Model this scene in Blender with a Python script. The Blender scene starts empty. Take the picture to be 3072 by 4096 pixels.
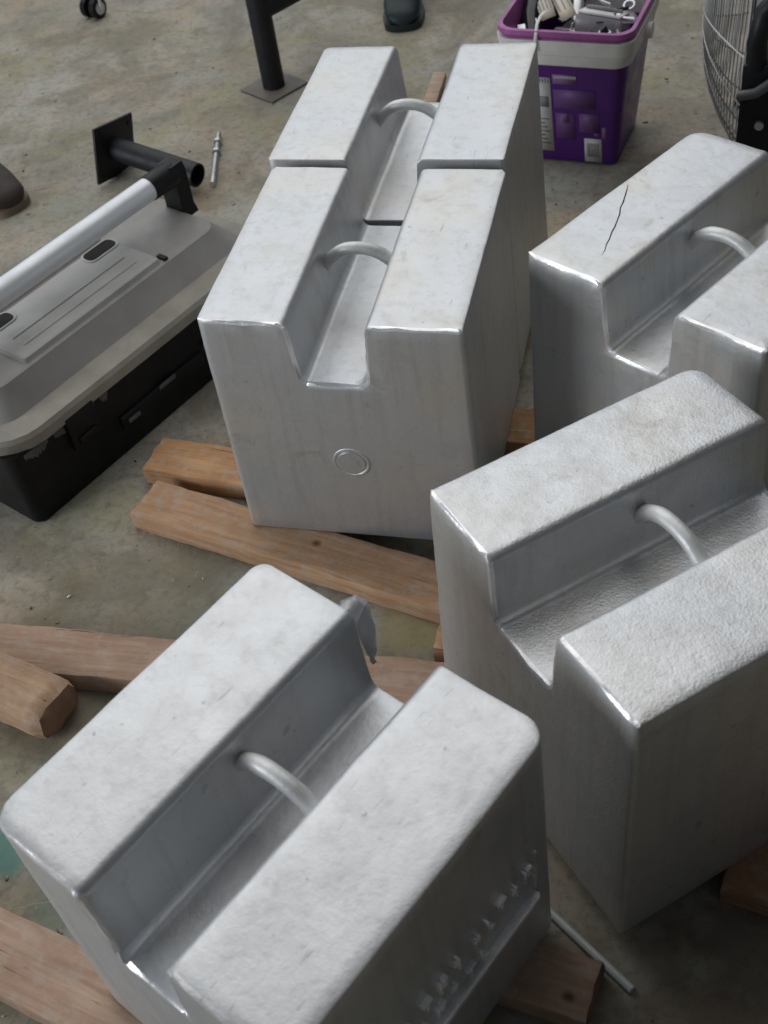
import bpy, bmesh, math, random
from mathutils import Vector, Matrix, noise
random.seed(7)
R = math.radians
S = bpy.context.scene
COL = S.collection

# ------------------------------------------------------------------ camera
ROLL, PITCH = -0.17536921696, 0.79609998606
cp, sp = math.cos(PITCH), math.sin(PITCH)
fw = Vector((0, cp, -sp)); rt = Vector((1, 0, 0)); up = Vector((0, sp, cp))
cr, sr = math.cos(ROLL), math.sin(ROLL)
r2 = cr*rt + sr*up; u2 = -sr*rt + cr*up
cd = bpy.data.cameras.new('camera'); cam = bpy.data.objects.new('camera', cd); COL.objects.link(cam)
m = Matrix((r2, u2, -fw)).transposed().to_4x4(); m.translation = Vector((0, 0, 1.528683))
cam.matrix_world = m
cd.sensor_fit = 'VERTICAL'; cd.sensor_height = 48; cd.sensor_width = 36; cd.lens = 4782.685/4096*48
cd.clip_start = .05; cd.clip_end = 200
cd.dof.use_dof = True; cd.dof.focus_distance = 1.8; cd.dof.aperture_fstop = 9.0
S.camera = cam

# ------------------------------------------------------------------ light
w = bpy.data.worlds.new('World'); S.world = w; w.use_nodes = True
bg = w.node_tree.nodes['Background']; bg.inputs[0].default_value = (.84, .92, 1, 1); bg.inputs[1].default_value = 0.072
def area(name, loc, target, sx, sy, power, col):
    l = bpy.data.lights.new(name, 'AREA'); l.shape = 'RECTANGLE'; l.size = sx; l.size_y = sy; l.energy = power; l.color = col
    o = bpy.data.objects.new(name, l); COL.objects.link(o); o.location = loc
    o.rotation_euler = (Vector(target)-Vector(loc)).to_track_quat('-Z', 'Y').to_euler()
    return o
area('doorway_light', (-1.2, 7.0, 4.0), (-.1, 1.6, .3), 10.5, 5.0, 215, (.94, .97, 1))
area('roof_light', (-.1, 3.3, 4.7), (-.1, 1.8, .3), 5.5, 3.4, 90, (1, .99, .97))
area('side_opening_light', (-4.2, .5, 1.3), (0, 1.6, .2), 2.4, 1.8, 120, (.88, .94, 1))
S.view_settings.view_transform = 'Standard'; S.view_settings.look = 'None'
S.view_settings.exposure = 0; S.view_settings.gamma = 1

# ------------------------------------------------------------------ helpers
def tag(o, label=None, cat=None, group=None, kind=None):
    if label: o['label'] = label
    if cat: o['category'] = cat
    if group: o['group'] = group
    if kind: o['kind'] = kind
    return o
def thing(name, label, cat, loc=(0, 0, 0), rz=0, group=None):
    o = bpy.data.objects.new(name, None); COL.objects.link(o); o.location = loc; o.rotation_euler = (0, 0, rz)
    o.empty_display_size = .05
    return tag(o, label, cat, group)
def link(name, bm, mat, parent=None, smooth=35, label=None):
    bmesh.ops.recalc_face_normals(bm, faces=bm.faces)
    me = bpy.data.meshes.new(name); bm.to_mesh(me); bm.free()
    for p in me.polygons: p.use_smooth = True
    if smooth is not None: me.set_sharp_from_angle(angle=R(smooth))
    for mm in (mat if isinstance(mat, (list, tuple)) else [mat]): me.materials.append(mm)
    o = bpy.data.objects.new(name, me); COL.objects.link(o)
    if parent: o.parent = parent
    if label: o['label'] = label
    return o
def box(bm, x0, x1, y0, y1, z0, z1, bev=0, M=None, seg=2):
    g = bmesh.ops.create_cube(bm, size=1)
    vs = g['verts']
    for v in vs: v.co = Vector((x0+(v.co.x+.5)*(x1-x0), y0+(v.co.y+.5)*(y1-y0), z0+(v.co.z+.5)*(z1-z0)))
    if bev:
        es = list({e for v in vs for e in v.link_edges})
        r = bmesh.ops.bevel(bm, geom=es, offset=bev, segments=seg, profile=.5, affect='EDGES')
        vs = list({v for f in r['faces'] for v in f.verts} | {v for v in vs if v.is_valid})
    if M is not None:
        for v in vs: v.co = M @ v.co
    return vs
def sweep(bm, pts, rad, n=10, cap=True, closed=False, sx=1, sy=1):
    pts = [Vector(p) for p in pts]; k = len(pts); rings = []
    rads = rad if isinstance(rad, (list, tuple)) else [rad]*k
    prev = None
    for i, p in enumerate(pts):
        if closed: t = pts[(i+1) % k]-pts[i-1]
        else: t = pts[min(i+1, k-1)]-pts[max(i-1, 0)]
        t.normalize()
        if prev is None:
            a = Vector((0, 0, 1)) if abs(t.z) < .9 else Vector((1, 0, 0))
            x = t.cross(a).normalized()
        else:
            x = (prev-t*prev.dot(t)).normalized()
        prev = x; y = t.cross(x)
        rings.append([bm.verts.new(p+rads[i]*(sx*math.cos(2*math.pi*j/n)*x+sy*math.sin(2*math.pi*j/n)*y)) for j in range(n)])
    for i in range(k if closed else k-1):
        a, b = rings[i], rings[(i+1) % k]
        for j in range(n): bm.faces.new((a[j], a[(j+1) % n], b[(j+1) % n], b[j]))
    if cap and not closed:
        bm.faces.new(rings[0]); bm.faces.new(rings[-1])
    return rings
def rough(bm, cut=.03, amp=.0007, freq=9, seed=0):
    """cut a mesh into small cells and push them about, as cast or sawn faces are"""
    lo = [min(v.co[i] for v in bm.verts) for i in range(3)]; hi = [max(v.co[i] for v in bm.verts) for i in range(3)]
    for ax in range(3):
        n = int((hi[ax]-lo[ax])/cut)
        for k in range(1, n+1):
            co = Vector((0, 0, 0)); co[ax] = lo[ax]+(hi[ax]-lo[ax])*k/(n+1)
            no = Vector((0, 0, 0)); no[ax] = 1
            bmesh.ops.bisect_plane(bm, geom=bm.verts[:]+bm.edges[:]+bm.faces[:], plane_co=co, plane_no=no, dist=1e-5)
    for v in bm.verts:
        q = v.co*freq+Vector((seed*3.7, seed*1.3, 0))
        v.co += amp*noise.noise_vector(q)+amp*.5*noise.noise_vector(q*3.1)
def roundrect(hx, hy, r, n=5):
    out = []
    for cx, cy, a0 in ((hx-r, hy-r, 0), (-hx+r, hy-r, 90), (-hx+r, -hy+r, 180), (hx-r, -hy+r, 270)):
        for i in range(n+1):
            a = R(a0+90*i/n); out.append((cx+r*math.cos(a), cy+r*math.sin(a)))
    return out
def loft(bm, secs, cap0=True, cap1=True, M=None):
    """secs: list of lists of (x,y,z)"""
    rs = [[bm.verts.new(M @ Vector(p) if M else p) for p in s] for s in secs]
    for a, b in zip(rs, rs[1:]):
        n = len(a)
        for j in range(n): bm.faces.new((a[j], a[(j+1) % n], b[(j+1) % n], b[j]))
    if cap0: bm.faces.new(rs[0])
    if cap1: bm.faces.new(rs[-1])

# ------------------------------------------------------------------ materials
def mat(name):
    mt = bpy.data.materials.new(name); mt.use_nodes = True
    nt = mt.node_tree; b = nt.nodes['Principled BSDF']
    return mt, nt, b
def N(nt, t, **kw):
    n = nt.nodes.new(t)
    for k, v in kw.items():
        if k in n.inputs: n.inputs[k].default_value = v
        else: setattr(n, k, v)
    return n
def L(nt, a, b): nt.links.new(a, b)
def coords(nt, scale=(1, 1, 1), kind='Object', off=(0, 0, 0)):
    tc = N(nt, 'ShaderNodeTexCoord'); mp = N(nt, 'ShaderNodeMapping')
    mp.inputs['Scale'].default_value = scale; mp.inputs['Location'].default_value = off
    L(nt, tc.outputs[kind], mp.inputs[0]); return mp.outputs[0]
def nz(nt, vec, scale, detail=4, rough=.55, dist=0):
    n = N(nt, 'ShaderNodeTexNoise', Scale=scale, Detail=detail, Roughness=rough, Distortion=dist); L(nt, vec, n.inputs['Vector']); return n.outputs['Fac']
def ramp(nt, fac, stops):
    r = N(nt, 'ShaderNodeValToRGB'); e = r.color_ramp.elements
    while len(e) < len(stops): e.new(.5)
    for el, (p, c) in zip(e, stops):
        el.position = p; el.color = (c, c, c, 1) if isinstance(c, (int, float)) else (*c, 1)
    L(nt, fac, r.inputs[0]); return r.outputs[0]
def mix(nt, fac, a, b, mode='MIX'):
    n = N(nt, 'ShaderNodeMix', data_type='RGBA', blend_type=mode)
    for s, v in ((n.inputs[0], fac), (n.inputs[6], a), (n.inputs[7], b)):
        if hasattr(v, 'is_output'): L(nt, v, s)
        else: s.default_value = (v if isinstance(v, (int, float)) else (*v, 1))
    return n.outputs[2]
def bump(nt, b, h, strength=.3, dist=.002, prev=None):
    n = N(nt, 'ShaderNodeBump', Strength=strength, Distance=dist); L(nt, h, n.inputs['Height'])
    if prev is not None: L(nt, prev, n.inputs['Normal'])
    L(nt, n.outputs[0], b.inputs['Normal']); return n.outputs[0]
def simple(name, col, rgh=.5, metal=0, var=.15, bs=60, bstr=.15, spec=.5):
    mt, nt, b = mat(name)
    v = coords(nt)
    f = ramp(nt, nz(nt, v, 14, 5), [(.3, 1-var), (.7, 1+var)])
    c = mix(nt, 1.0, col, f, 'MULTIPLY'); L(nt, c, b.inputs['Base Color'])
    rr = ramp(nt, nz(nt, v, 25, 4), [(.3, max(0, rgh-.08)), (.7, min(1, rgh+.1))]); L(nt, rr, b.inputs['Roughness'])
    b.inputs['Metallic'].default_value = metal; b.inputs['Specular IOR Level'].default_value = spec
    bump(nt, b, nz(nt, v, bs, 4), bstr, .001)
    return mt

def silver(name, pebble, dirt, tone=1.0, seed=0, warm=.5, blot=.5):
    """aluminium paint brushed over a casting"""
    mt, nt, b = mat(name)
    v = coords(nt, off=(seed, seed*.7, 0))
    big = nz(nt, v, 5, 5, .6); mid = nz(nt, v, 20, 6, .65); fine = nz(nt, v, 190, 4, .6)
    k = lambda r, g, b_: (tone*r, tone*g, tone*b_)
    base = ramp(nt, big, [(.28, k(.555, .58, .61)), (.5, k(.59, .60, .612)), (.72, k(.60+.02*warm, .59+.005*warm, .575-.04*warm))])
    c = mix(nt, ramp(nt, mid, [(.42, 0.0), (.66, blot*.28), (.8, blot*.55)]), base, k(.44, .435, .425))
    c = mix(nt, ramp(nt, nz(nt, coords(nt, off=(seed, 7, 3)), 9, 6, .7), [(.58, 0.0), (.72, dirt)]), c, k(.36, .33, .29))
    # thin pits and scuffs
    sc = nz(nt, coords(nt, (70, 11, 11), off=(seed, 0, 0)), 2.4, 3, .5)
    c = mix(nt, ramp(nt, sc, [(.68, 0.0), (.76, .45)]), c, (.22, .21, .2))
    pt = nz(nt, coords(nt, off=(seed, 1, 9)), 85, 3, .5)
    c = mix(nt, ramp(nt, pt, [(.70, 0.0), (.76, .55)]), c, (.25, .24, .23))
    run = nz(nt, coords(nt, (26, 26, 1.6), off=(seed, 2, 0)), 2.2, 5, .6)
    c = mix(nt, ramp(nt, run, [(.5, 0.0), (.72, .38)]), c, k(.40, .385, .37))
    hand = nz(nt, coords(nt, off=(seed*2, 4, 1)), 13, 7, .75, .8)
    c = mix(nt, ramp(nt, hand, [(.60, 0.0), (.67, dirt*1.1)]), c, (.30, .285, .26))
    L(nt, c, b.inputs['Base Color'])
    b.inputs['Metallic'].default_value = .74
    L(nt, ramp(nt, mid, [(.3, .40), (.7, .50)]), b.inputs['Roughness'])
    vo = N(nt, 'ShaderNodeTexVoronoi', Scale=310, Randomness=1); L(nt, v, vo.inputs['Vector'])
    h = mix(nt, .4, fine, vo.outputs['Distance'])
    p = bump(nt, b, mid, .10, .004)
    p = bump(nt, b, pt, .25, .0015, p)
    bump(nt, b, h, pebble, .0016, p)
    return mt
M_edge = simple('worn_highlight_edge', (.80, .80, .81), .34, .65, .25, 160, .5)  # worn front rims; on the raised lettering its bright colour paints in highlights
M_silA = silver('silver_paint_worn', .10, .30, .97, 1, .9, .35)
M_silE = silver('silver_paint_glossy', .08, .30, 1.0, 5, .4, .3)
M_silB = silver('silver_paint_buff', .10, .30, .98, 9, 1.6, .25)
M_silC = silver('silver_paint_pebbled', .42, .30, .98, 13, .3, .9)
M_silD = silver('silver_paint_smooth', .12, .14, .97, 17, -.5, .08)
M_hnd = simple('bar_paint', (.66, .66, .65), .50, .35, .25, 120, .5)

def wood(name, a, b_, knots=(), seed=0):
    mt, nt, b = mat(name)
    v = coords(nt, (1.2, 16, 16), off=(seed, seed, seed))
    g = nz(nt, v, 5, 6, .65, .6); blot = nz(nt, coords(nt, off=(seed, 0, 0)), 7, 4)
    c = ramp(nt, g, [(.28, tuple(x*.72 for x in a)), (.5, a), (.72, b_)])
    c = mix(nt, ramp(nt, blot, [(.4, 0.0), (.7, .55)]), c, tuple(x*.62 for x in a))
    gr = nz(nt, coords(nt, off=(seed, 3, 0)), 38, 5, .7)
    c = mix(nt, ramp(nt, gr, [(.48, 0.0), (.70, .5)]), c, (.43, .39, .34))
    for kx, ky in knots:
        tc = N(nt, 'ShaderNodeTexCoord'); d = N(nt, 'ShaderNodeVectorMath', operation='DISTANCE')
        mp = N(nt, 'ShaderNodeMapping'); mp.inputs['Scale'].default_value = (1, 1.2, 0)
        L(nt, tc.outputs['Object'], mp.inputs[0]); L(nt, mp.outputs[0], d.inputs[0]); d.inputs[1].default_value = (kx, ky*1.2, 0)
        k = ramp(nt, d.outputs['Value'], [(.003, .85), (.011, 0.0)])
        c = mix(nt, k, c, (.06, .035, .02))
    sp = nz(nt, coords(nt, (1.0, 34, 34), off=(seed, 8, 2)), 3.2, 3, .5, .3)
    split = ramp(nt, sp, [(.67, 0.0), (.71, .75)])
    c = mix(nt, split, c, (.09, .05, .03))
    L(nt, c, b.inputs['Base Color']); b.inputs['Roughness'].default_value = .78
    b.inputs['Specular IOR Level'].default_value = .25
    p = bump(nt, b, g, .6, .002); bump(nt, b, gr, .4, .0015, p)
    return mt

# concrete floor
M_floor, nt, b = mat('stained_concrete')
v = coords(nt)
big = nz(nt, v, 1.7, 6, .62, .4); mid = nz(nt, coords(nt, off=(4, 2, 0)), 6.5, 7, .68, .3); fine = nz(nt, v, 70, 6, .7)
c = ramp(nt, big, [(.3, (.25, .232, .185)), (.45, (.335, .315, .262)), (.6, (.40, .375, .32)), (.75, (.36, .345, .30))])
c = mix(nt, ramp(nt, nz(nt, coords(nt, off=(9, 5, 0)), 2.6, 6, .65, .5), [(.48, 0.0), (.62, .7)]), c, (.41, .315, .225))
c = mix(nt, ramp(nt, nz(nt, coords(nt, off=(2, 15, 0)), 3.4, 6, .65, .5), [(.50, 0.0), (.62, .65)]), c, (.30, .275, .155))
c = mix(nt, ramp(nt, nz(nt, coords(nt, off=(22, 5, 0)), 2.9, 6, .65, .5), [(.50, 0.0), (.64, .55)]), c, (.25, .27, .25))
c = mix(nt, ramp(nt, nz(nt, coords(nt, off=(12, 25, 0)), 1.9, 6, .68, .9), [(.52, 0.0), (.60, .55)]), c, (.165, .14, .095))
c = mix(nt, ramp(nt, mid, [(.46, 0.0), (.60, .42), (.75, .7)]), c, (.20, .18, .14))
c = mix(nt, ramp(nt, nz(nt, coords(nt, off=(31, 1, 0)), 26, 7, .75), [(.53, 0.0), (.60, .42), (.72, .6)]), c, (.15, .13, .10))
c = mix(nt, ramp(nt, fine, [(.38, .45), (.5, 0.0)]), c, (.16, .15, .13))
scr = nz(nt, coords(nt, (3, 40, 1), off=(5, 1, 0)), 3.0, 3, .5, .4)
c = mix(nt, ramp(nt, scr, [(.69, 0.0), (.73, .35)]), c, (.52, .50, .46))
c = mix(nt, ramp(nt, nz(nt, coords(nt, (2, 1, 1), off=(1, 1, 0)), 34, 4, .6), [(.66, 0.0), (.74, .6)]), c, (0.552, 0.519, 0.446))
def blotch(c, x, y, r, col, strength, sy=1):
    tc = N(nt, 'ShaderNodeTexCoord'); ad = N(nt, 'ShaderNodeVectorMath', operation='ADD')
    nn = N(nt, 'ShaderNodeTexNoise', Scale=14, Detail=5); L(nt, tc.outputs['Object'], nn.inputs['Vector'])
    sc = N(nt, 'ShaderNodeVectorMath', operation='SCALE'); L(nt, nn.outputs['Color'], sc.inputs[0]); sc.inputs['Scale'].default_value = r*1.2
    L(nt, tc.outputs['Object'], ad.inputs[0]); L(nt, sc.outputs[0], ad.inputs[1])
    mp = N(nt, 'ShaderNodeMapping'); mp.inputs['Scale'].default_value = (1, sy, 0); L(nt, ad.outputs[0], mp.inputs[0])
    d = N(nt, 'ShaderNodeVectorMath', operation='DISTANCE'); L(nt, mp.outputs[0], d.inputs[0]); d.inputs[1].default_value = (x+.6*r, (y+.6*r)*sy, 0)
    return mix(nt, ramp(nt, d.outputs['Value'], [(r*.55, strength), (r, 0.0)]), c, col)
c = blotch(c, .02, 1.235, .10, (.33, .27, .11), .6)
c = blotch(c, -.64, .945, .055, (.07, .20, .17), .8)
c = blotch(c, -.55, .84, .05, (.13, .20, .16), .45)
c = blotch(c, .36, .46, .30, (.12, .09, .065), .7)  # brown dirt, made darker to paint in the shadow over this corner
c = blotch(c, -.36, 2.72, .16, (.24, .16, .09), .45)
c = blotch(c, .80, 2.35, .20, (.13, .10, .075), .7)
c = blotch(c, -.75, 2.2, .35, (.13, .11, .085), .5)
c = blotch(c, -.5, 1.25, .3, (.14, .12, .07), .5)
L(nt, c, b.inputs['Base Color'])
L(nt, ramp(nt, mid, [(.3, .62), (.7, .85)]), b.inputs['Roughness']); b.inputs['Specular IOR Level'].default_value = .3
p = bump(nt, b, mid, .3, .006); bump(nt, b, fine, .4, .002, p)

M_black = simple('black_plastic', (.0045, .0045, .0055), .5, 0, .4, 80, .2, .3)
M_blacksteel = simple('black_painted_steel', (.010, .011, .014), .5, 0, .3, 40, .2, .35)
M_lid = simple('grey_plastic', (.26, .248, .235), .5, 0, .12, 90, .2)
M_lid2 = simple('grey_plastic_panel', (.335, .325, .31), .42, 0, .12, 90, .2)
M_rim = simple('dusty_grey_plastic', (.27, .25, .21), .65, 0, .2, 60, .3)
M_lidd = simple('dark_grey_plastic', (.105, .10, .105), .5, 0, .15, 90, .2)
M_dust = simple('grey_dust', (.10, .10, .10), .9, 0, .4, 90, .3)
M_alu = simple('brushed_aluminium', (.74, .76, .79), .45, .35, .05, 50, .08)
M_zinc = simple('galvanised_steel', (.55, .57, .58), .35, .8, .2, 90, .3)
M_purple = simple('purple_plastic', (.085, .012, .19), .35, 0, .15, 30, .1)
M_mag = simple('magenta_plastic', (.33, .085, .29), .4, 0, .2, 40, .1)
M_violet = simple('faded_violet_print', (.155, .065, .235), .5, 0, .15, 40, .05)
M_violet2 = simple('pale_violet_print', (.24, .13, .31), .5, 0, .2, 40, .05)
M_white = simple('dirty_white_plastic', (.74, .73, .70), .5, 0, .16, 25, .2)
M_paper = simple('label_paper', (.68, .68, .68), .6, 0, .15, 50, .1)
M_cream = simple('cream_paper', (.62, .56, .44), .7, 0, .1, 50, .1)
M_ink = simple('black_ink', (.02, .02, .025), .6)
M_inkg = simple('grey_ink', (.22, .22, .23), .6)
M_leather = simple('brown_leather', (.035, .022, .018), .55, 0, .35, 120, .4)
M_sole = simple('pale_rubber_sole', (.20, .15, .11), .7, 0, .3, 60, .3)
M_solek = simple('dark_rubber_sole', (.03, .024, .02), .7, 0, .3, 60, .3)
M_navy = simple('navy_cloth', (.018, .022, .035), .9, 0, .3, 200, .4, .2)
M_teal = simple('dark_teal_rubber', (.008, .020, .024), .5, 0, .25, 60, .2)
M_wire = simple('grey_wire', (.42, .42, .42), .4, .3, .2, 80, .1)
M_blade = simple('grey_fan_blade', (.10, .085, .08), .45, 0, .15, 30, .1)
M_clear, nt, b = mat('clear_plastic'); b.inputs['Base Color'].default_value = (.62, .61, .63, 1); b.inputs['Roughness'].default_value = .3
b.inputs['Transmission Weight'].default_value = .55; bump(nt, b, nz(nt, coords(nt), 40, 3), .3, .002)
M_dark = simple('dark_cavity', (.006, .005, .005), .9)
M_tape = simple('grey_tape', (.42, .42, .44), .4, .35, .25, 70, .5)
M_rod = simple('white_welding_rod', (.62, .64, .63), .5, .1, .15, 60, .2)

# ------------------------------------------------------------------ floor
bm = bmesh.new()
bmesh.ops.create_grid(bm, x_segments=60, y_segments=60, size=6)
for v_ in bm.verts: v_.co.y += 3
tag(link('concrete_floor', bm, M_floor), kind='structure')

# ------------------------------------------------------------------ cast weights
WS, HH, LL, LEG, DEEP, TAP, GT = .41, .4487, .4149, .14364, .11852, .00575, .0096
def weight(key, pars, M_body, rad, label, plug=False, text=False, seed=0, ztop=.045, Lx=0, tf=1, tb=1):
    x, y, z, yaw, tx, ty, dW, da, da2, dL, dd, _ = pars
    W = WS*(1+dW); a = LEG+da*WS; a2 = LEG+da2*WS; Ln = LL+dL*WS+Lx; dp = DEEP+dd*WS
    root = thing('cast_weight', label, 'test weight', group='silver painted cast weights with a slot and lifting bar')
    c, s = math.cos(yaw), math.sin(yaw)
    Rz = Matrix(((c, -s, 0), (s, c, 0), (0, 0, 1))); T = Matrix(((1, 0, ty), (0, 1, -tx), (-ty, tx, 1)))
    q = (Rz @ T).to_quaternion()
    root.rotation_mode = 'QUATERNION'; root.rotation_quaternion = q
    root.location = (x*WS, y*WS, z*WS+ztop)
    def tz(zz): return TAP*(1-zz/HH)
    prof = [(0, 0), (W, 0), (W, HH), (W-a2, HH), (W-a2-GT, HH-dp), (a+GT, HH-dp), (a, HH), (0, HH)]
    bm = bmesh.new(); fr = []; bk = []
    for (u, zz) in prof:
        t = tz(zz); uu = u-t if u < 1e-6 else (u+t if abs(u-W) < 1e-6 else u)
        fr.append(bm.verts.new((uu, -t*tf, zz))); bk.append(bm.verts.new((uu, Ln+t*tb, zz)))
    n = len(prof)
    for i in range(n): bm.faces.new((fr[i], fr[(i+1) % n], bk[(i+1) % n], bk[i]))
    bm.faces.new(fr[::-1]); bm.faces.new(bk)
    def findedge(p1, p2):
        for e in bm.edges:
            A, B = e.verts[0].co, e.verts[1].co
            if {p1(A), p1(B)} == {True} and {p2(A), p2(B)} == {True}: return e
    # plan corners first
    mid = W/2; ml = Ln/2
    for cx in (0, 1):
        for cy in (0, 1):
            r_ = rad[cx+2*cy]
            es = [e for e in bm.edges if abs(e.verts[0].co.z-e.verts[1].co.z) > HH*.9 and
                  all((v.co.x < .01 if cx == 0 else v.co.x > W-.01) and (v.co.y < ml if cy == 0 else v.co.y > ml) for v in e.verts)]
            bmesh.ops.bevel(bm, geom=es, offset=r_, segments=5, profile=.5, affect='EDGES')
    # long edges of the slot
    es = [e for e in bm.edges if abs(e.verts[0].co.y-e.verts[1].co.y) > Ln*.9 and all(a-.001 < v.co.x < W-a2+.001 for v in e.verts)]
    bmesh.ops.bevel(bm, geom=es, offset=.0115, segments=4, profile=.5, affect='EDGES')
    bm.normal_update()
    es = [e for e in bm.edges if len(e.link_faces) == 2 and e.calc_face_angle(0) > R(50)]
    def joint(e):
        ys = [v.co.y for v in e.verts]
        return (not tf and max(ys) < .004) or (not tb and min(ys) > Ln-.004)
    tight = [e for e in es if joint(e)]
    wide = [e for e in es if not joint(e)]
    front = [e for e in wide if max(v.co.y for v in e.verts) < .004 and min(v.co.z for v in e.verts) > .2]
    rest = [e for e in wide if e not in front]
    r_ = bmesh.ops.bevel(bm, geom=front, offset=.0052, segments=2, profile=.5, affect='EDGES', material=1)
    rest = [e for e in rest if e.is_valid]
    bmesh.ops.bevel(bm, geom=rest, offset=.0042, segments=2, profile=.5, affect='EDGES', material=0)
    tight = [e for e in tight if e.is_valid]
    if tight: bmesh.ops.bevel(bm, geom=tight, offset=.0015, segments=1, profile=.5, affect='EDGES')
    rough(bm, .026, .0011, 11, seed)
    for v in bm.verts:   # chipped, uneven edges
        pass
    for f in bm.faces:      # chips knocked out of the front rim
        if f.material_index == 1:
            for v in f.verts: v.co += .0009*noise.noise_vector(v.co*130)
    link('body', bm, [M_body, M_edge], root, 30)
    # lifting bar cast across the slot
    bm = bmesh.new(); v0 = .216
    u0, u1 = a-.02, W-a2+.02; um = (u0+u1)/2; hw = (u1-u0)/2
    pts = []
    for i in range(25):
        k = -1+2*i/24
        pts.append((um+hw*k, v0, HH-.017-.064*abs(k)**2.3))
    sweep(bm, pts, .0103, 16)
    for vv in bm.verts: vv.co += .0006*noise.noise_vector(vv.co*40)
    link('lifting_bar', bm, M_hnd, root, 40)
    if plug:
        bm = bmesh.new()
        pts = [(.203+.0285*math.cos(2*math.pi*i/36), .0004, .173+.0285*math.sin(2*math.pi*i/36)) for i in range(36)]
        sweep(bm, pts, .0050, 12, closed=True)
        o = link('cavity_plug', bm, M_body, root, 60)
        bm = bmesh.new()
        g = bmesh.ops.create_circle(bm, cap_ends=True, segments=36, radius=.023)
        r = bmesh.ops.extrude_face_region(bm, geom=bm.faces[:])
        for v in [q for q in r['geom'] if isinstance(q, bmesh.types.BMVert)]: v.co.z += .003
        for v in bm.verts: v.co = Vector((.203+v.co.x, -.0047+.0010*math.sin(v.co.x*120)+v.co.z, .173+v.co.y))
        link('plug_face', bm, M_body, o, 40)
    if text:
        # raised maker's panel: frame bar and worn cast characters, highlights painted in by bright colour
        X = W+.0035
        def bar(bm, p, q, wd, h=.004):
            (v1, z1), (v2, z2) = p, q; d = Vector((v2-v1, z2-z1)); n_ = Vector((-d.y, d.x)).normalized()*wd/2
            k = TAP*(1-(z1+z2)/2/HH)
            b0 = W+k-.002; b1 = W+k+h
            vs = [bm.verts.new((b0, *(Vector((v1, z1))+n_))), bm.verts.new((b0, *(Vector((v1, z1))-n_))), bm.verts.new((b0, *(Vector((v2, z2))-n_))), bm.verts.new((b0, *(Vector((v2, z2))+n_)))]
            ws = [bm.verts.new((b1, *(Vector((v.co.y, v.co.z))*.86+Vector(((v1+v2)/2, (z1+z2)/2))*.14))) if False else bm.verts.new((b1, v.co.y, v.co.z)) for v in vs]
            bm.faces.new(vs[::-1]); bm.faces.new(ws)
            for i in range(4): bm.faces.new((vs[i], vs[(i+1) % 4], ws[(i+1) % 4], ws[i]))
        bm = bmesh.new()
        bar(bm, (.06, .164), (.368, .164), .013, .0110)
        bar(bm, (.370, .162), (.370, .262), .004, .005)
        bmesh.ops.bevel(bm, geom=bm.edges[:], offset=.0026, segments=2, affect='EDGES', clamp_overlap=True)
        o = link('raised_frame', bm, M_edge, root, 40)
        marks = [(.352, .237, 'F'), (.327, .236, '1'), (.302, .246, 'T'), (.280, .240, 'L'), (.258, .238, '1'), (.222, .247, '1'), (.196, .243, 'F'), (.168, .243, 'T'), (.138, .243, '1'), (.108, .243, 'L'),
                 (.264, .196, 'L'), (.240, .193, 'T'), (.212, .199, '1'), (.186, .198, 'F'), (.160, .196, '1'), (.132, .196, 'T'), (.104, .196, 'L')]
        strokes = {'F': [((-.005, -.012), (-.005, .012)), ((-.0025, .0098), (.008, .0098)), ((-.0025, .001), (.005, .001))],
                   '1': [((.001, -.012), (.001, .012)), ((-.0065, .004), (-.0015, .0098))],
                   'T': [((0, -.012), (0, .0072)), ((-.008, .0098), (.008, .0098))],
                   'L': [((-.004, -.012), (-.004, .012)), ((-.0015, -.0098), (.007, -.0098))]}
        for vc, zc, ch in marks:
            bm = bmesh.new()
            for p, q_ in strokes[ch]:
                bar(bm, (vc+p[0], zc+p[1]), (vc+q_[0], zc+q_[1]), .0050, .0075)
            bmesh.ops.bevel(bm, geom=bm.edges[:], offset=.0012, segments=1, affect='EDGES')
            for v in bm.verts: v.co += .0006*noise.noise_vector(v.co*90)
            link('cast_character', bm, M_edge, root, 40)
    return root, q
P = dict(
 A=[-0.5541, 3.6157, -0.0061, -0.345, 0.014, 0.0045, -0.0134, -0.0111, 0.0037, -0.0193, -0.0133, 0],
 E=[-0.2193, 4.6151, 0.0006, -0.3461, 0.0083, -0.0067, 0.0077, 0.0001, 0.0106, -0.0059, 0, 0],
 B=[0.6843, 3.6314, 0.0021, -0.9093, 0.0028, -0.0129, -0.0083, -0.0026, 0.001, 0.0308, -0.0061, 0],
 C=[0.1191, 2.5147, 0.0011, -1.1868, -0.0196, -0.0027, 0.0072, -0.0115, -0.0018, -0.0066, -0.0245, 0],
 D=[-1.1196, 1.6942, 0.0023, -0.8071, 0.009, 0.0284, 0.0013, 0.0006, 0.011, 0.0011, 0.0442, 0])
weight('A', P['A'], M_silA, (.012, .008, .012, .012), 'silver slotted weight with a round plug mark on its front face, beside the black toolbox', plug=True, seed=1, Lx=.0124, tb=0)
weight('E', P['E'], M_silE, (.010, .008, .014, .010), 'rearmost silver slotted weight, in line behind the one with the round plug mark', seed=2, ztop=.052, tf=0)
WB_root, _ = weight('B', P['B'], M_silB, (.008, .008, .028, .022), 'silver slotted weight with a thin dark crack line on top, near the wire fan', seed=3)
weight('C', P['C'], M_silC, (.007, .007, .026, .022), 'silver slotted weight with coarse pebbled paint at the right edge', seed=4)
weight('D', P['D'], M_silD, (.032, .008, .020, .030), 'nearest silver slotted weight with raised lettering on its shaded right side', text=True, seed=6)

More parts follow.
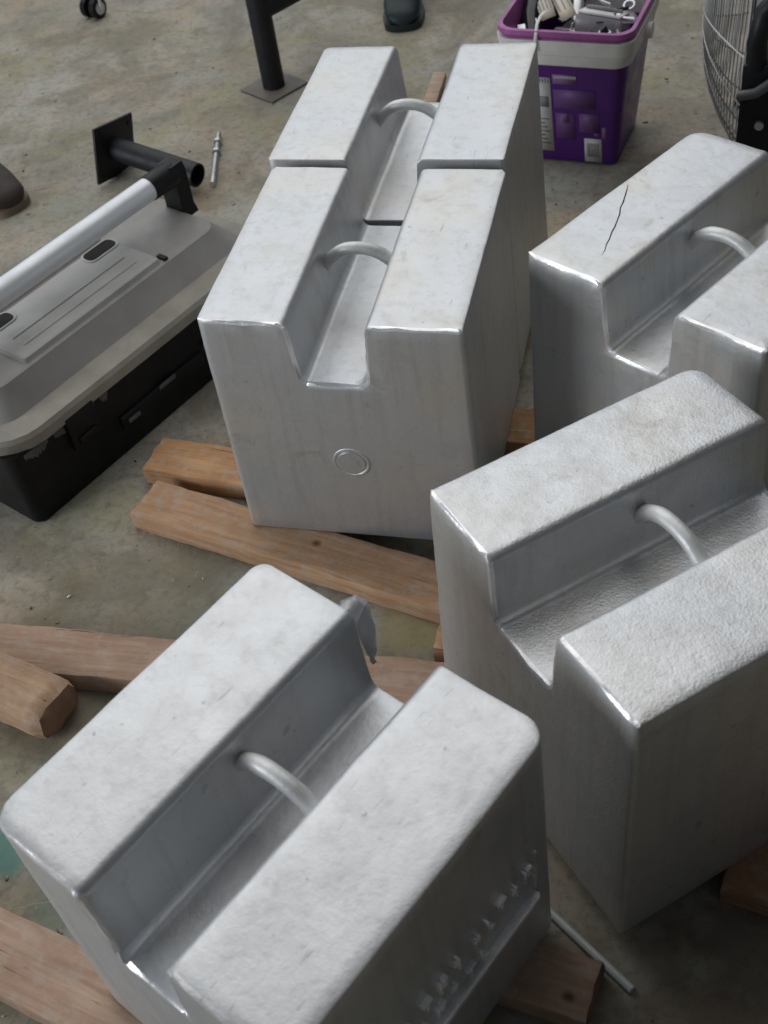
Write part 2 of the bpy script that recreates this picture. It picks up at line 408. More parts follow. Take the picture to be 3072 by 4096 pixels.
# ------------------------------------------------------------------ timbers
def timber(x, y, ang, ln, wd, z1, label, a, b_, knots=(), seed=0, z0=0.0, bev=.003, bow=0, tilt=0):
    """left-rear top corner at (x, y); runs along ang, width towards the camera side"""
    a = tuple(x*k for x, k in zip(a, (1.06, 1.0, .92))); b_ = tuple(x*k for x, k in zip(b_, (1.06, 1.0, .92)))
    mt = wood('sawn_timber_%d' % seed, a, b_, knots, seed)
    bm = bmesh.new(); box(bm, 0, ln, -wd, 0, -(z1-z0), 0, bev)
    rough(bm, .018, .0030, 13, seed)
    for v in bm.verts:
        v.co.z += bow*math.sin(math.pi*min(1, max(0, v.co.x/ln)))
        v.co.x += .006*noise.noise(Vector((v.co.y*40, v.co.z*30, seed)))*(1 if v.co.x < .02 or v.co.x > ln-.02 else 0)
    bm.normal_update()
    for f in bm.faces:
        if abs(f.normal.x) > .75: f.material_index = 1
    o = link('timber_bearer', bm, [mt, M_end], None, 40)
    o.location = (x, y, z1); o.rotation_euler = (tilt, 0, R(ang))
    return tag(o, label, 'timber', 'timber bearers under the weights')
M_end = simple('end_grain', (.17, .10, .065), .9, 0, .5, 150, .6, .2)
HON = (.43, .245, .125); HON2 = (.54, .345, .19); PINK = (.40, .275, .21); PINK2 = (.50, .385, .31)
timber(-.392, 1.758, -26, .62, .088, .0405, 'honey timber end behind another plank, sticking out left of the plug-marked weight', HON, HON2, seed=31)
timber(-.402, 1.642, -34.0, .64, .092, .0415, 'long honey brown plank with a small knot, under the front edge of the plug-marked weight', (.40, .25, .155), (.50, .34, .22), [(.36, -.036)], seed=32)
timber(-.70, 1.367, -18.6, 1.12, .090, .0425, 'pale pinkish plank passing under the back of the lettered weight', PINK, PINK2, seed=33)
timber(-.78, 1.372, -35.0, .318, .098, .074, 'thick rough timber offcut with a dark end, at the left edge', (.40, .27, .18), (.50, .36, .26), seed=34, bev=.027)
timber(-.80, .960, -33.5, .66, .100, .0425, 'weathered plank under the front corner of the lettered weight at lower left', PINK, PINK2, seed=35)
timber(-.20, .830, -30.0, .430, .082, .0425, 'plank end with a dark knot, under the right corner of the lettered weight', PINK, PINK2, [(.402, -.058)], seed=36)
timber(.056, 1.190, -21.0, .43, .050, .0425, 'short timber end peeping out left beneath the pebbled weight', HON, PINK2, seed=37)
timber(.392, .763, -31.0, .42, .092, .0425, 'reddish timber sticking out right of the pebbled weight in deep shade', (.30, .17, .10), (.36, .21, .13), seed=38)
timber(-.16, 1.84, -22.0, .96, .095, .0425, 'brown timber seen in the narrow gap between the plug-marked weight and the cracked one', (.33, .19, .10), (.42, .25, .14), seed=39)
timber(-.13, 2.24, -20.0, .50, .090, .0425, 'timber under the back of the rearmost weight', HON, HON2, seed=40)
timber(.44, 1.42, -50.0, .42, .090, .0425, 'timber under the weight with the crack line', HON, HON2, seed=41)

# small bright offcut beyond the rear weight
bm = bmesh.new(); box(bm, -.018, .018, 0, .175, 0, .022, .002); rough(bm, .02, .001, 20, 3)
o = link('timber_offcut', bm, wood('offcut_wood', (.42, .30, .22), (.55, .42, .34), (), 50)); o.location = (.293, 2.885, .002); o.rotation_euler = (R(4), 0, R(-20))
tag(o, 'small pale batten offcut seen through the slot of the rearmost weight', 'offcut')

# rod on the floor
bm = bmesh.new(); sweep(bm, [(.02, .865, .0045), (.09, .76, .0045), (.135, .691, .0045), (.202, .589, .0045)], .0058, 10)
tag(link('metal_rod', bm, M_rod), 'thin pale straight rod lying on the dark floor beside the knotted plank end', 'rod')

# torn tape on the lettered weight
bm = bmesh.new()
A0 = [(-.068, .932, .4415), (-.050, .932, .447), (-.038, .925, .440), (-.034, .915, .412), (-.036, .910, .375), (-.040, .908, .352)]
B0 = [(-.084, .908, .4440), (-.070, .900, .4465), (-.056, .892, .432), (-.050, .884, .405), (-.047, .886, .378), (-.044, .893, .352)]
ra, rb = [], []
for i in range(len(A0)-1):
    for k in range(4):
        t = k/4
        ra.append(Vector(A0[i]).lerp(Vector(A0[i+1]), t)); rb.append(Vector(B0[i]).lerp(Vector(B0[i+1]), t))
grid = []
for i, (p, q) in enumerate(zip(ra, rb)):
    grid.append([bm.verts.new(p.lerp(q, j/4)+.0032*noise.noise_vector(Vector((i*.5, j*.9, 2)))) for j in range(5)])
for i in range(len(grid)-1):
    for j in range(4): bm.faces.new((grid[i][j], grid[i][j+1], grid[i+1][j+1], grid[i+1][j]))
o = link('tape_strip', bm, M_tape, None, 25); md = o.modifiers.new('s', 'SOLIDIFY'); md.thickness = .0012
tag(o, 'crumpled silver tape scrap hanging off the back slot corner of the lettered weight', 'tape')

# ------------------------------------------------------------------ toolbox
TB = thing('toolbox', 'long black plastic toolbox with grey lid and aluminium tube handle', 'toolbox', (-.634, 1.612, 0), math.atan2(.717, .697))
LB, WB = .735, .385
bm = bmesh.new()
def plan(x0, x1, y0, y1, r, z, n=5):
    return [((x0+x1)/2+px, (y0+y1)/2+py, z) for px, py in roundrect((x1-x0)/2, (y1-y0)/2, r, n)]
loft(bm, [plan(.006, LB-.03, .003, WB-.01, .02, .0), plan(.002, LB-.02, .0, WB-.006, .02, .008), plan(0, LB-.012, 0, WB, .03, .165)])
link('case_body', bm, M_black, TB, 30)
# front ribs and latches
for s_ in (.16, .545):
    bm = bmesh.new(); box(bm, s_-.035, s_+.035, -.012, .004, .095, .172, .004)
    lt = link('latch', bm, M_black, TB, 40)
    bm = bmesh.new(); box(bm, s_-.022, s_+.022, -.017, -.011, .105, .120, .002); link('latch_tab', bm, M_black, lt, 40)
bm = bmesh.new(); box(bm, .24, .47, -.006, .003, .055, .085, .003); link('front_moulding', bm, M_black, TB, 40)
# lid
bm = bmesh.new()
loft(bm, [plan(-.012, LB+.004, -.010, WB+.014, .095, .164), plan(-.014, LB+.006, -.012, WB+.016, .095, .186), plan(-.009, LB+.001, -.007, WB+.010, .09, .1945),
          plan(.012, LB-.016, .018, WB-.018, .06, .197)], cap0=True)
link('lid_rim', bm, M_rim, TB, 30)
bm = bmesh.new()
loft(bm, [plan(.030, LB-.03, .042, WB-.03, .05, .1965), plan(.034, LB-.036, .047, WB-.036, .05, .203), plan(.062, LB-.075, .076, WB-.06, .035, .246), plan(.068, LB-.083, .083, WB-.068, .035, .249)])
link('lid', bm, M_lid, TB, 25)
# two raised organiser covers beside the handle
for y0, y1 in ((.088, .238), (.260, .310)):
    bm = bmesh.new()
    loft(bm, [plan(.146, .508, y0-.010, y1, .008, .236), plan(.151, .503, y0-.002, y1-.003, .008, .2575), plan(.155, .499, y0+.003, y1-.008, .008, .2600)])
    oc = link('organiser_cover', bm, M_lid2, TB, 30)
    if y0 < .2:
        for yy in (.118, .152):
            bm = bmesh.new(); box(bm, .18, .47, yy-.003, yy+.003, .2590, .2615, .0010); link('cover_rib', bm, M_lid2, oc, 40)
for s_ in (.193, .463):
    bm = bmesh.new(); loft(bm, [[(s_+px, .214+py, z_) for px, py in roundrect(.036, .016, .012)] for z_ in (.240, .2628)])
    link('finger_slot', bm, M_dark, TB, 40)
    bm = bmesh.new(); loft(bm, [[(s_+px, .214+py, z_) for px, py in roundrect(.041, .021, .016)] for z_ in (.235, .2616)])
    link('slot_collar', bm, M_lid2, TB, 40)
bm = bmesh.new(); box(bm, .509, .520, .080, .104, .232, .254, .002); link('cover_hinge', bm, M_black, TB, 40)
# handle
bm = bmesh.new(); sweep(bm, [(.035, .186, .330), (.62, .186, .330)], .0235, 24); link('handle_tube', bm, M_alu, TB, 40)
for sg, s0 in ((1, .612), (-1, .043)):
    bm = bmesh.new()
    sweep(bm, [(s0-sg*.012, .186, .330), (s0+sg*.050, .186, .330), (s0+sg*.058, .186, .330)], [.0255, .0265, .023], 20)
    x0, x1 = sorted((s0+sg*.040, s0+sg*.074))
    secs = []
    for z_, dx, ya, yb in ((.352, 0, .168, .206), (.335, 0, .163, .212), (.30, .002, .166, .214), (.255, .006, .172, .220), (.232, .010, .168, .228)):
        secs.append([(x0+sg*dx, ya, z_), (x1+sg*dx, ya, z_), (x1+sg*dx, yb, z_), (x0+sg*dx, yb, z_)])
    loft(bm, secs)
    bmesh.ops.bevel(bm, geom=[e for e in bm.edges if e.calc_face_angle(0) > R(60)], offset=.004, segments=2, affect='EDGES')
    link('handle_bracket', bm, M_black, TB, 35)
# pale dust smears under the rim
for k, (a_, b_, z_) in enumerate([(.03, .085, .150), (.10, .20, .146), (.215, .235, .150)]):
    bm = bmesh.new(); n = 22; rr = random.Random(k)
    top = [bm.verts.new((a_+(b_-a_)*i/n, -.0016, .160)) for i in range(n+1)]
    bot = [bm.verts.new((a_+(b_-a_)*i/n, -.0016, z_-.012*math.sin(math.pi*i/n)*rr.uniform(.3, 1.3))) for i in range(n+1)]
    for i in range(n): bm.faces.new((top[i], top[i+1], bot[i+1], bot[i]))
    o = link('dust_smear', bm, M_dust, TB, None); md = o.modifiers.new('s', 'SOLIDIFY'); md.thickness = .0012
for k, (a_, z_, l_) in enumerate([(.255, .062, .03), (.345, .078, .045), (.475, .088, .02)]):
    bm = bmesh.new(); box(bm, a_, a_+l_, -.0080, -.0064, z_, z_+.010, .0007); link('scuff', bm, M_dust, TB, None)

# ------------------------------------------------------------------ flanged pipes and bolt
def pipe(name, Pl, Pe, plate, rad, label, upv=Vector((0, 0, 1))):
    Pl, Pe = Vector(Pl), Vector(Pe); ax = (Pe-Pl); ln = ax.length; ax.normalize()
    y = upv-ax*upv.dot(ax); y.normalize(); x = y.cross(ax)
    root = thing(name, label, 'flanged pipe', Pl)
    Mx = Matrix((x, y, ax)).transposed()
    bm = bmesh.new(); n = 28
    secs = []
    for r_, z_ in ((rad, .004), (rad, ln), (rad*.84, ln), (rad*.84, .02)):
        secs.append([Mx @ Vector((r_*math.cos(2*math.pi*i/n), r_*math.sin(2*math.pi*i/n), z_)) for i in range(n)])
    loft(bm, secs, cap0=False, cap1=True); link('tube', bm, M_blacksteel, root, 40)
    bm = bmesh.new(); vs = box(bm, -plate/2, plate/2, -plate/2, plate/2, -.003, .004, .0015)
    for v in bm.verts: v.co = Mx @ v.co
    pl = link('flange_plate', bm, M_blacksteel, root, 40)
    for sx_ in (-1, 1):
        for sy_ in (-1, 1):
            bm = bmesh.new(); c0 = Vector((sx_*plate*.36, sy_*plate*.36, .0043))
            g = bmesh.ops.create_circle(bm, cap_ends=True, segments=14, radius=.006)
            for v in bm.verts: v.co = Mx @ (v.co+c0)
            link('bolt_hole', bm, M_zinc if rad > .2 else M_dark, pl, None)
    return root
pipe('flanged_pipe', (-.516, 2.875, .070), (-.309, 2.712, .045), .145, .030, 'short black pipe with a square flange lying on its side behind the toolbox', Vector((.12, .15, 1)))

bm = bmesh.new(); pts = []; rads = []
p0, p1 = Vector((-.279, 2.722, .009)), Vector((-.256, 2.975, .009))
for i in range(121):
    t = i/120; pts.append(p0.lerp(p1, t)); rads.append((.0068 if i % 2 else .0056) if t > .12 else .0066)
sweep(bm, pts, rads, 12)
t_ = thing('anchor_bolt', 'long galvanised threaded bolt lying on the floor beside the black pipe', 'bolt')
link('threaded_shank', bm, M_zinc, t_, 60)
for k in (.60, .80):
    bm = bmesh.new(); d = (p1-p0); sweep(bm, [p0+d*k, p0+d*(k+.045)], .0115, 6); link('hex_nut', bm, M_zinc, t_, 20)

# standing steel frame leg at the back
SL = thing('steel_stand', 'black steel stand post with a square floor plate behind the rear weights', 'stand', (-.094, 3.200, 0))
bm = bmesh.new(); sweep(bm, [(0, 0, .006), (0, 0, .75)], .031, 24); link('post', bm, M_blacksteel, SL, 40)
bm = bmesh.new(); box(bm, -.068, .068, -.068, .068, 0, .006, .002)
for v in bm.verts: v.co = Matrix.Rotation(R(38), 3, 'Z') @ v.co
link('floor_plate', bm, simple('dusty_steel_plate', (.13, .115, .10), .6, .2, .3), SL, 40)
bm = bmesh.new(); sweep(bm, [(0, 0, .222), (.13, .062, .240), (.34, .12, .262)], .032, 20); link('cross_arm', bm, M_blacksteel, SL, 40)

# ------------------------------------------------------------------ caster
CT = thing('twin_caster', 'chrome and black twin wheel caster at the top left', 'caster', (-.630, 3.900, 0), R(-38))
for sx_ in (-1, 1):
    bm = bmesh.new()
    sweep(bm, [(sx_*.030, 0, .032), (sx_*.028, 0, .032), (sx_*.010, 0, .032), (sx_*.008, 0, .032)], [.027, .032, .032, .027], 28)
    wl = link('wheel', bm, M_black, CT, 40)
    bm = bmesh.new(); sweep(bm, [(sx_*.0325, 0, .032), (sx_*.030, 0, .032)], .019, 20); link('hub_cap', bm, M_zinc, wl, 40)
bm = bmesh.new(); sweep(bm, [(-.036, 0, .03), (-.037, 0, .07), (-.024, 0, .082), (0, 0, .086), (.024, 0, .082), (.037, 0, .07), (.036, 0, .03)], .0055, 10)
link('fork', bm, M_zinc, CT, 40)
bm = bmesh.new(); sweep(bm, [(0, 0, .082), (0, 0, .16)], .008, 14); link('stem', bm, M_zinc, CT, 40)

# ------------------------------------------------------------------ footwear
def shoe(name, label, loc, rz, Mu, Ms, Mw, ln=.29, wd=.105, shaft=.16):
    root = thing(name, label, 'shoe', loc, rz)
    def sec(y, z0, wx, zh, n=20):
        return [(wx*math.cos(2*math.pi*i/n)*(1.0), y, z0+max(-.0, zh*.5+zh*.5*math.sin(2*math.pi*i/n))) for i in range(n)]
    def outline(y):       # toe at y=0, heel at y=ln
        t = y/ln
        if t < .12: return wd/2*math.sqrt(max(.0, 1-((.12-t)/.12)**2))*.88
        if t > .9: return wd/2*.72*math.sqrt(max(.02, 1-((t-.9)/.1)**2))
        return wd/2*(.88+.12*math.sin((t-.12)/.4*math.pi)*(t < .52)-.16*max(0, (t-.35))/.55)
    ys = [0.001, .006, .014, .026, .045, .075, .11, .15, .19, .23, .262, .28, .289]
    bm = bmesh.new(); secs = []
    for y in ys:
        t = y/ln; h = .052*math.sqrt(min(1, (t+.01)/.14)) if t < .14 else .052+(t-.14)*.16
        secs.append(sec(y, .018, max(outline(y), .004), h))
    loft(bm, secs); link('upper', bm, Mu, root, 60)
    bm = bmesh.new()
    pl = []
    for i in range(40):
        a_ = 2*math.pi*i/40; y = ln/2-ln/2*math.cos(a_); x = (outline(min(max(y, .002), ln-.002))+.005)*(1 if math.sin(a_) >= 0 else -1)
        if i in (0, 20): x = 0
        pl.append((x, y))
    loft(bm, [[(x, y, 0) for x, y in pl], [(x*1.02, y, .014) for x, y in pl], [(x*.99, y, .021) for x, y in pl]]); link('sole', bm, Ms, root, 40)
    bm = bmesh.new(); sweep(bm, [(0, .17, .05), (0, .18, .11), (0, .18, .14+shaft)], [.044, .052, .058], 20); link('trouser_cuff' if Mw is M_navy else 'shaft', bm, Mw, root, 60)
    return root
shoe('work_shoe', 'toe of a brown leather shoe with pale welt at the left edge', (-.778, 2.765, 0), R(40), M_leather, M_sole, M_navy, wd=.118, shaft=.10)
shoe('rubber_boot', 'dark teal rounded boot toe at the top behind the rear weight', (.298, 3.400, 0), R(-10), M_teal, M_teal, M_teal, wd=.112)

# ------------------------------------------------------------------ bucket
BK = thing('plastic_bucket', 'square purple plastic bucket with white rim band full of oddments', 'bucket', (.635, 2.637, 0), math.atan2(-.485, .875))
def bsec(k, z_, ex=0, r0=.022): # k along height .34
    t = z_/.34; hx = .114+(.148-.114)*t+ex; hy = .104+(.147-.104)*t+ex
    return [(px, py, z_) for px, py in roundrect(hx, hy, r0+.018*t, 6)]
bm = bmesh.new()
loft(bm, [bsec(0, 0, -.006), bsec(0, .006), bsec(0, .262), bsec(0, .262, -.003), bsec(0, .01, -.003)], cap0=True, cap1=True)
link('pail', bm, M_purple, BK, 30)
bm = bmesh.new()
loft(bm, [bsec(0, .258, .002), bsec(0, .262, .006), bsec(0, .285, .0065), bsec(0, .288, .010), bsec(0, .322, .011), bsec(0, .322, -.002), bsec(0, .258, -.0025)], cap0=False, cap1=False)
link('white_band', bm, M_white, BK, 30)
bm = bmesh.new()
loft(bm, [bsec(0, .3225, .004), bsec(0, .332, .0085), bsec(0, .342, .006), bsec(0, .343, -.002), bsec(0, .30, -.006), bsec(0, .30, -.002)], cap0=False, cap1=False)
link('rim', bm, M_mag, BK, 30)
for sx_ in (-1, 1):
    bm = bmesh.new(); sweep(bm, [(sx_*.152, 0, .286), (sx_*.166, 0, .286)], .018, 18); link('handle_lug', bm, M_white, BK, 40)
def fpatch(name, u0, u1, z0, z1, m_, parent=None, off=.0012, tilt=0):
    bm = bmesh.new()
    def yf(z_): return -(.104+.043*z_/.34)-off
    vs = [(u0, yf(z0), z0), (u1, yf(z0), z0), (u1+tilt, yf(z1), z1), (u0+tilt, yf(z1), z1)]
    f = [bm.verts.new(p) for p in vs]; b2 = [bm.verts.new((p[0], p[1]+.001, p[2])) for p in vs]
    bm.faces.new(f); bm.faces.new(b2[::-1])
    for i in range(4): bm.faces.new((f[i], f[(i+1) % 4], b2[(i+1) % 4], b2[i]))
    return link(name, bm, m_, parent or BK, None)
lab = fpatch('white_label', -.090, -.034, .030, .226, M_paper)
fpatch('label_print', -.082, -.064, .135, .185, M_ink, lab, .0018)
fpatch('label_print', -.060, -.040, .150, .178, M_inkg, lab, .0018)
for k in range(7): fpatch('label_line', -.084, -.041-.006*(k % 3), .050+.011*k, .053+.011*k, M_inkg, lab, .0018)
for k in range(8): fpatch('label_tick', -.086+.0065*k, -.083+.0065*k, .214, .2245, M_inkg, lab, .0018)
fpatch('violet_panel', -.028, .070, .150, .198, M_violet)
fpatch('violet_panel', -.026, .020, .068, .136, M_violet)
fpatch('violet_panel', .030, .078, .088, .138, M_violet)
fpatch('violet_patch', -.010, .008, .110, .134, M_violet2)
fpatch('violet_patch', .083, .093, .075, .105, M_violet2)
fpatch('violet_strip', -.028, .028, .212, .236, M_violet2)
for k in range(12): fpatch('strip_print', -.025+.0044*k, -.0225+.0044*k, .226, .233, M_paper, None, .0018)
bar_ = fpatch('barcode_label', .040, .081, .008, .072, M_paper)
for k in range(9): fpatch('barcode_line', .046+.0034*k, .0475+.0034*k+.0008*(k % 2), .022, .060, M_inkg, bar_, .0018)
fpatch('symbol_print', .064, .077, .080, .106, M_violet2)
# contents: each its own thing
def bw(x, y, z_): return BK.matrix_basis @ Vector((x, y, z_))
BM = Matrix.Translation(Vector((.635, 2.637, 0))) @ Matrix.Rotation(math.atan2(-.485, .875), 4, 'Z')
def inb(o): o.matrix_world = BM; return o
def fold(name, pts, wd, label, cat, mt, lines=0):
    root = thing(name, label, cat); root.matrix_world = BM
    bm = bmesh.new(); rows = []
    pts = [Vector(p) for p in pts]
    for i, p in enumerate(pts):
        t = (pts[min(i+1, len(pts)-1)]-pts[max(0, i-1)]).normalized(); s_ = t.cross(Vector((0, -.55, .83))).normalized()
        rows.append([bm.verts.new(p+s_*wd/2), bm.verts.new(p-s_*wd/2)])
    for a_, b_ in zip(rows, rows[1:]): bm.faces.new((a_[0], a_[1], b_[1], b_[0]))
    o = link('sheet', bm, mt, root, None); md = o.modifiers.new('s', 'SOLIDIFY'); md.thickness = .0015; md.offset = 0
    for k in range(lines):
        f = -.36+.72*k/max(1, lines-1)
        bm = bmesh.new(); rows = []
        for i, p in enumerate(pts[1:-1], 1):
            t = (pts[i+1]-pts[i-1]).normalized(); s_ = t.cross(Vector((0, -.55, .83))).normalized(); n_ = s_.cross(t).normalized()
            if n_.z < 0: n_ = -n_
            rows.append([bm.verts.new(p+s_*wd*(f+.045)+n_*.0014), bm.verts.new(p+s_*wd*(f-.045)+n_*.0014)])
        for a_, b_ in zip(rows, rows[1:]): bm.faces.new((a_[0], a_[1], b_[1], b_[0]))
        link('printed_line', bm, M_inkg, o, None)
    return root
fold('paper_strip', [(-.128, .085, .335), (-.112, .055, .335), (-.094, .025, .330), (-.078, -.004, .322), (-.066, -.024, .312)], .034, 'left of two cream printed paper strips in the bucket', 'paper strip', M_cream, 4)
fold('paper_strip', [(-.098, .105, .338), (-.078, .070, .338), (-.056, .035, .332), (-.034, .002, .322), (-.020, -.018, .312)], .036, 'right of two cream printed paper strips in the bucket, nearer the clear case', 'paper strip', M_cream, 3)
pt = thing('clear_case', 'clear plastic case tilted in the right half of the bucket', 'plastic case'); pt.matrix_world = BM
bm = bmesh.new(); Mt = Matrix.Translation((.045, .01, .262)) @ Matrix.Rotation(R(-18), 4, 'X') @ Matrix.Rotation(R(6), 4, 'Y')
box(bm, -.055, .050, -.045, .075, 0, .045, .006, Mt); link('case', bm, M_clear, pt, 40)
bm = bmesh.new(); box(bm, -.052, .047, -.042, .072, .0455, .052, .003, Mt); link('case_lid', bm, M_paper, pt, 40)
bm = bmesh.new(); box(bm, -.045, .040, .000, .010, .053, .060, .002, Mt); link('case_ridge', bm, M_inkg, pt, 40)
bt = thing('black_grinder_handle', 'glossy black tool handle at the left inside the bucket', 'tool'); bt.matrix_world = BM
bm = bmesh.new(); sweep(bm, [(-.128, .12, .32), (-.122, .06, .315), (-.114, .0, .30), (-.10, -.05, .268)], [.024, .027, .025, .019], 18); link('grip', bm, simple('gloss_black', (.01, .012, .016), .2), bt, 50)
bm = bmesh.new(); sweep(bm, [(-.10, -.05, .268), (-.092, -.085, .235)], [.010, .010], 14); link('shank', bm, M_zinc, bt, 50)
bt = thing('spanner', 'chrome spanner leaning in the bucket behind the paper strips', 'spanner'); bt.matrix_world = BM
bm = bmesh.new(); sweep(bm, [(-.06, .12, .345), (-.02, .07, .325), (.0, -.06, .27)], [.010, .008, .009], 10, sx=1.5, sy=.5); link('shaft', bm, M_zinc, bt, 50)
bm = bmesh.new(); pts = [(-.066+.016*math.cos(a_), .128+.016*math.sin(a_), .347) for a_ in [R(20+15*i) for i in range(20)]]; sweep(bm, pts, .006, 8); link('open_jaw', bm, M_zinc, bt, 50)
o = bmesh.new(); rr = random.Random(3)
rg = thing('rag', 'grey crumpled rag filling the bottom of the bucket', 'rag'); rg.matrix_world = BM
bmesh.ops.create_grid(o, x_segments=40, y_segments=40, size=.125)
for v in o.verts:
    v.co.z = .225+.045*noise.noise(v.co*22)+.018*noise.noise(v.co*60)-.25*max(0, v.co.length-.10)
    v.co.x *= .98; v.co.y *= .93
ob = link('cloth', o, simple('grey_rag', (.15, .14, .14), .9, 0, .5, 120, .4), rg, 60)
for k, (x_, y_, z_) in enumerate([(-.055, -.085, .262), (.0, -.09, .258), (-.02, .0, .285), (.095, .07, .28), (-.11, -.09, .25)]):
    bm = bmesh.new(); g = bmesh.ops.create_icosphere(bm, subdivisions=2, radius=.017)
    for v in bm.verts: v.co = Vector((v.co.x*1.2, v.co.y, v.co.z*.7))+.006*noise.noise_vector(v.co*60+Vector((k, 0, 0)))+Vector((x_, y_, z_))
    o2 = link('plastic_scrap', bm, M_clear if k % 2 else M_inkg, None, 25); o2.matrix_world = BM
    tag(o2, ['crumpled scrap at the front left in the bucket', 'crumpled clear scrap at the front middle in the bucket', 'grey scrap between the paper strips and the clear case', 'clear scrap behind the clear case in the bucket', 'grey scrap under the black tool handle'][k], 'scrap', 'scraps in the bucket')
bm = bmesh.new(); sweep(bm, [(-.066, -.05, .34), (-.062, -.10, .352), (-.058, -.140, .352), (-.056, -.158, .335), (-.060, -.161, .30)], .0022, 6, sx=1.6, sy=.5)
o2 = link('cable_tie', bm, M_white, None, 50); o2.matrix_world = BM; tag(o2, 'white cable tie hooked over the front rim of the bucket', 'cable tie')

# ------------------------------------------------------------------ floor fan
FN = thing('floor_fan', 'large wire cage floor fan at the right edge, seen from its side', 'fan', (1.005, 2.402, 0), R(-25))
FR, FZ = .300, .365
def grille(sg):
    bm = bmesh.new()
    def dome(r): return sg*(.040+.110*(1-(r/FR)**2.4))
    for k in range(26):
        r_ = .045+(FR-.045)*k/25
        n = 72
        sweep(bm, [(dome(r_), r_*math.cos(2*math.pi*i/n), FZ+r_*math.sin(2*math.pi*i/n)) for i in range(n)], .0013 if k < 25 else .0035, 4, closed=True)
    for k in range(18):
        a_ = 2*math.pi*k/18
        sweep(bm, [(dome(FR*t)*1.0+sg*.002, FR*t*math.cos(a_+.25*t), FZ+FR*t*math.sin(a_+.25*t)) for t in (.15, .3, .45, .6, .75, .9, 1.0)], .0019, 4)
    return bm
link('front_grille', grille(-1), M_wire, FN, 60); link('rear_grille', grille(1), M_wire, FN, 60)
bm = bmesh.new(); n = 72
loft(bm, [[(x_, r_*math.cos(2*math.pi*i/n), FZ+r_*math.sin(2*math.pi*i/n)) for i in range(n)] for x_, r_ in ((-.032, FR+.002), (.032, FR+.002), (.032, FR-.002), (-.032, FR-.002))], False, False)
link('cage_band', bm, M_wire, FN, 40)
for k in range(3):
    bm = bmesh.new(); rows = []
    for i in range(9):
        r_ = .04+.22*i/8; row = []
        for j in range(7):
            a_ = R(120*k)+(-.42+.84*j/6)*(1-.25*i/8)+.35*i/8
            row.append(bm.verts.new((-.028+.056*j/6, r_*math.cos(a_), FZ+r_*math.sin(a_))))
        rows.append(row)
    for a_, b_ in zip(rows, rows[1:]):
        for j in range(6): bm.faces.new((a_[j], a_[j+1], b_[j+1], b_[j]))
    o = link('blade', bm, M_blade, FN, 60); md = o.modifiers.new('s', 'SOLIDIFY'); md.thickness = .002
bm = bmesh.new(); sweep(bm, [(-.05, 0, FZ), (.02, 0, FZ), (.10, 0, FZ), (.16, 0, FZ)], [.045, .05, .075, .065], 24); link('motor', bm, M_blacksteel, FN, 40)
for sy_ in (-1, 1):
    bm = bmesh.new()
    yy = sy_*(FR+.022)
    Mt = Matrix.Translation((0, 0, 0))
    box(bm, -.042, .024, yy-.006, yy+.006, .02, FZ+.03, .004); arm = link('yoke_arm', bm, M_blacksteel, FN, 40)
    bm = bmesh.new(); sweep(bm, [(-.045, yy-.012, FZ-.03), (-.012, yy-.02, FZ-.018), (.02, yy-.02, FZ+.008), (.030, yy-.012, FZ+.012)], .010, 12); link('pivot_lever', bm, simple('grey_pivot%d' % (sy_+1), (.10, .10, .11), .5), arm, 50)
    bm = bmesh.new(); sweep(bm, [(0, yy-.016, FZ-.09), (0, yy, FZ-.09)], .009, 12); link('bolt_head', bm, M_zinc, arm, 30)
bm = bmesh.new(); sweep(bm, [(-.018, -FR-.016, FZ+.02), (-.022, -FR-.016, FZ+.07), (-.014, -FR-.012, FZ+.125), (.012, -FR+.0, FZ+.155), (.055, -FR+.02, FZ+.165), (.12, -FR+.05, FZ+.165)], .019, 14); link('carry_handle', bm, M_blacksteel, FN, 50)
bm = bmesh.new(); box(bm, -.030, .030, -FR-.028, FR+.028, .02, .032, .004); link('yoke_base', bm, M_blacksteel, FN, 40)
for sy_ in (-1, 1):
    bm = bmesh.new(); sweep(bm, [(-.09, sy_*.25, .012), (.20, sy_*.25, .012)], .012, 14); link('floor_rail', bm, M_blacksteel, FN, 40)

# dark seam scratched across the top of one weight
bm = bmesh.new(); cpts = [(.012, .232), (.020, .218), (.027, .205), (.036, .188), (.042, .173), (.052, .158), (.059, .143), (.066, .128), (.071, .114), (.079, .098), (.084, .084), (.092, .070), (.096, .057)]
sweep(bm, [(x_, y_, HH-.0002) for x_, y_ in cpts], [.0004, .0009, .0011, .0012, .0011, .0012, .0010, .0011, .0010, .0009, .0008, .0007, .0003], 6, sx=1, sy=1)
link('crack_line', bm, simple('dark_seam', (.10, .09, .08), .8), WB_root, None)

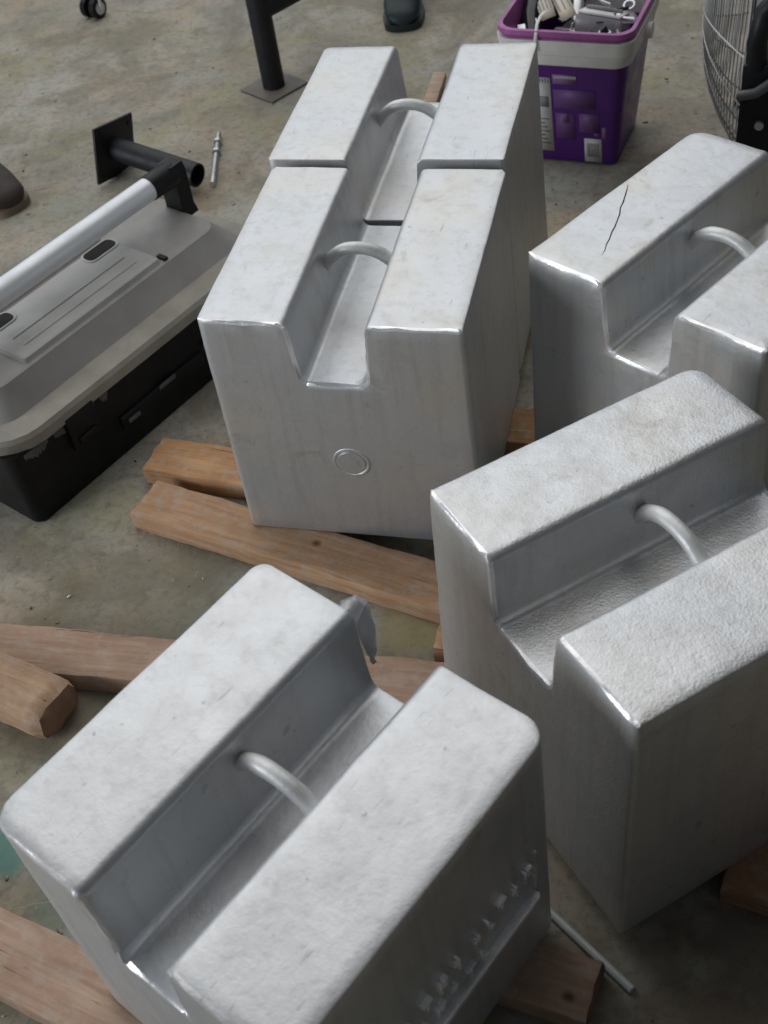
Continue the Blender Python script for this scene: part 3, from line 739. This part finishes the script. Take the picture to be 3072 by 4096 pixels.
# heap of small metal fittings in the bucket
rr = random.Random(21)
for k in range(30):
    bm = bmesh.new(); kind = k % 3
    px, py = rr.uniform(-.115, .115), rr.uniform(-.11, .09); pz = .270+rr.uniform(0, .04)
    Mt = Matrix.Translation((px, py, pz)) @ Matrix.Rotation(rr.uniform(0, 6.28), 4, 'Z') @ Matrix.Rotation(rr.uniform(-.9, .9), 4, 'X')
    if kind == 0:
        sweep(bm, [(-.022, 0, 0), (.016, 0, 0)], .0045, 8); sweep(bm, [(.016, 0, 0), (.023, 0, 0)], .0095, 6)
    elif kind == 1:
        sweep(bm, [(.012*math.cos(R(20*i)), .012*math.sin(R(20*i)), 0) for i in range(18)], .0038, 6, closed=True)
    else:
        box(bm, -.022, .022, -.009, .009, 0, .003, .0008); box(bm, .019, .022, -.009, .009, .003, .018, .0008)
    for v in bm.verts: v.co = Mt @ v.co
    o = link(['bolt', 'ring_fitting', 'angle_clip'][kind], bm, M_zinc if k % 4 else M_blacksteel, None, 35); o.matrix_world = BM
    place = ('front ' if py < -.035 else 'back ' if py > .035 else 'middle ')+('left' if px < -.035 else 'right' if px > .035 else 'centre')
    tag(o, ['small loose %s bolt', 'small %s metal ring', 'small bent %s metal clip'][kind] % ('black' if k % 4 == 0 else 'shiny')+' in the heap at the '+place+' of the purple bucket', ['bolt', 'ring', 'clip'][kind], ['small bolts in the bucket', 'small rings in the bucket', 'small clips in the bucket'][kind])

# grit and crumbs scattered over the floor
rr = random.Random(4); bm = bmesh.new()
for k in range(1100):
    x_, y_ = rr.uniform(-1.0, 1.2), rr.uniform(.35, 4.0); r_ = rr.choice((.0009, .0012, .0018, .0028)) * rr.uniform(.7, 1.2)
    g = bmesh.ops.create_icosphere(bm, subdivisions=1, radius=r_)
    a_ = rr.uniform(0, 3.14); st = rr.uniform(1, 2.6)
    for v in g['verts']:
        q = Vector((v.co.x*st, v.co.y, v.co.z*.6)); q.rotate(Matrix.Rotation(a_, 3, 'Z')); v.co = q+Vector((x_, y_, r_*.5))
mg, nt, b = mat('grit'); gg = nz(nt, coords(nt), 30, 2)
L(nt, ramp(nt, gg, [(.35, (.08, .07, .05)), (.5, (.25, .22, .18)), (.62, (.6, .58, .54))]), b.inputs['Base Color']); b.inputs['Roughness'].default_value = .9
tag(link('floor_grit', bm, mg, None, None), 'grit and wood crumbs scattered over the concrete floor', 'grit', kind='stuff')
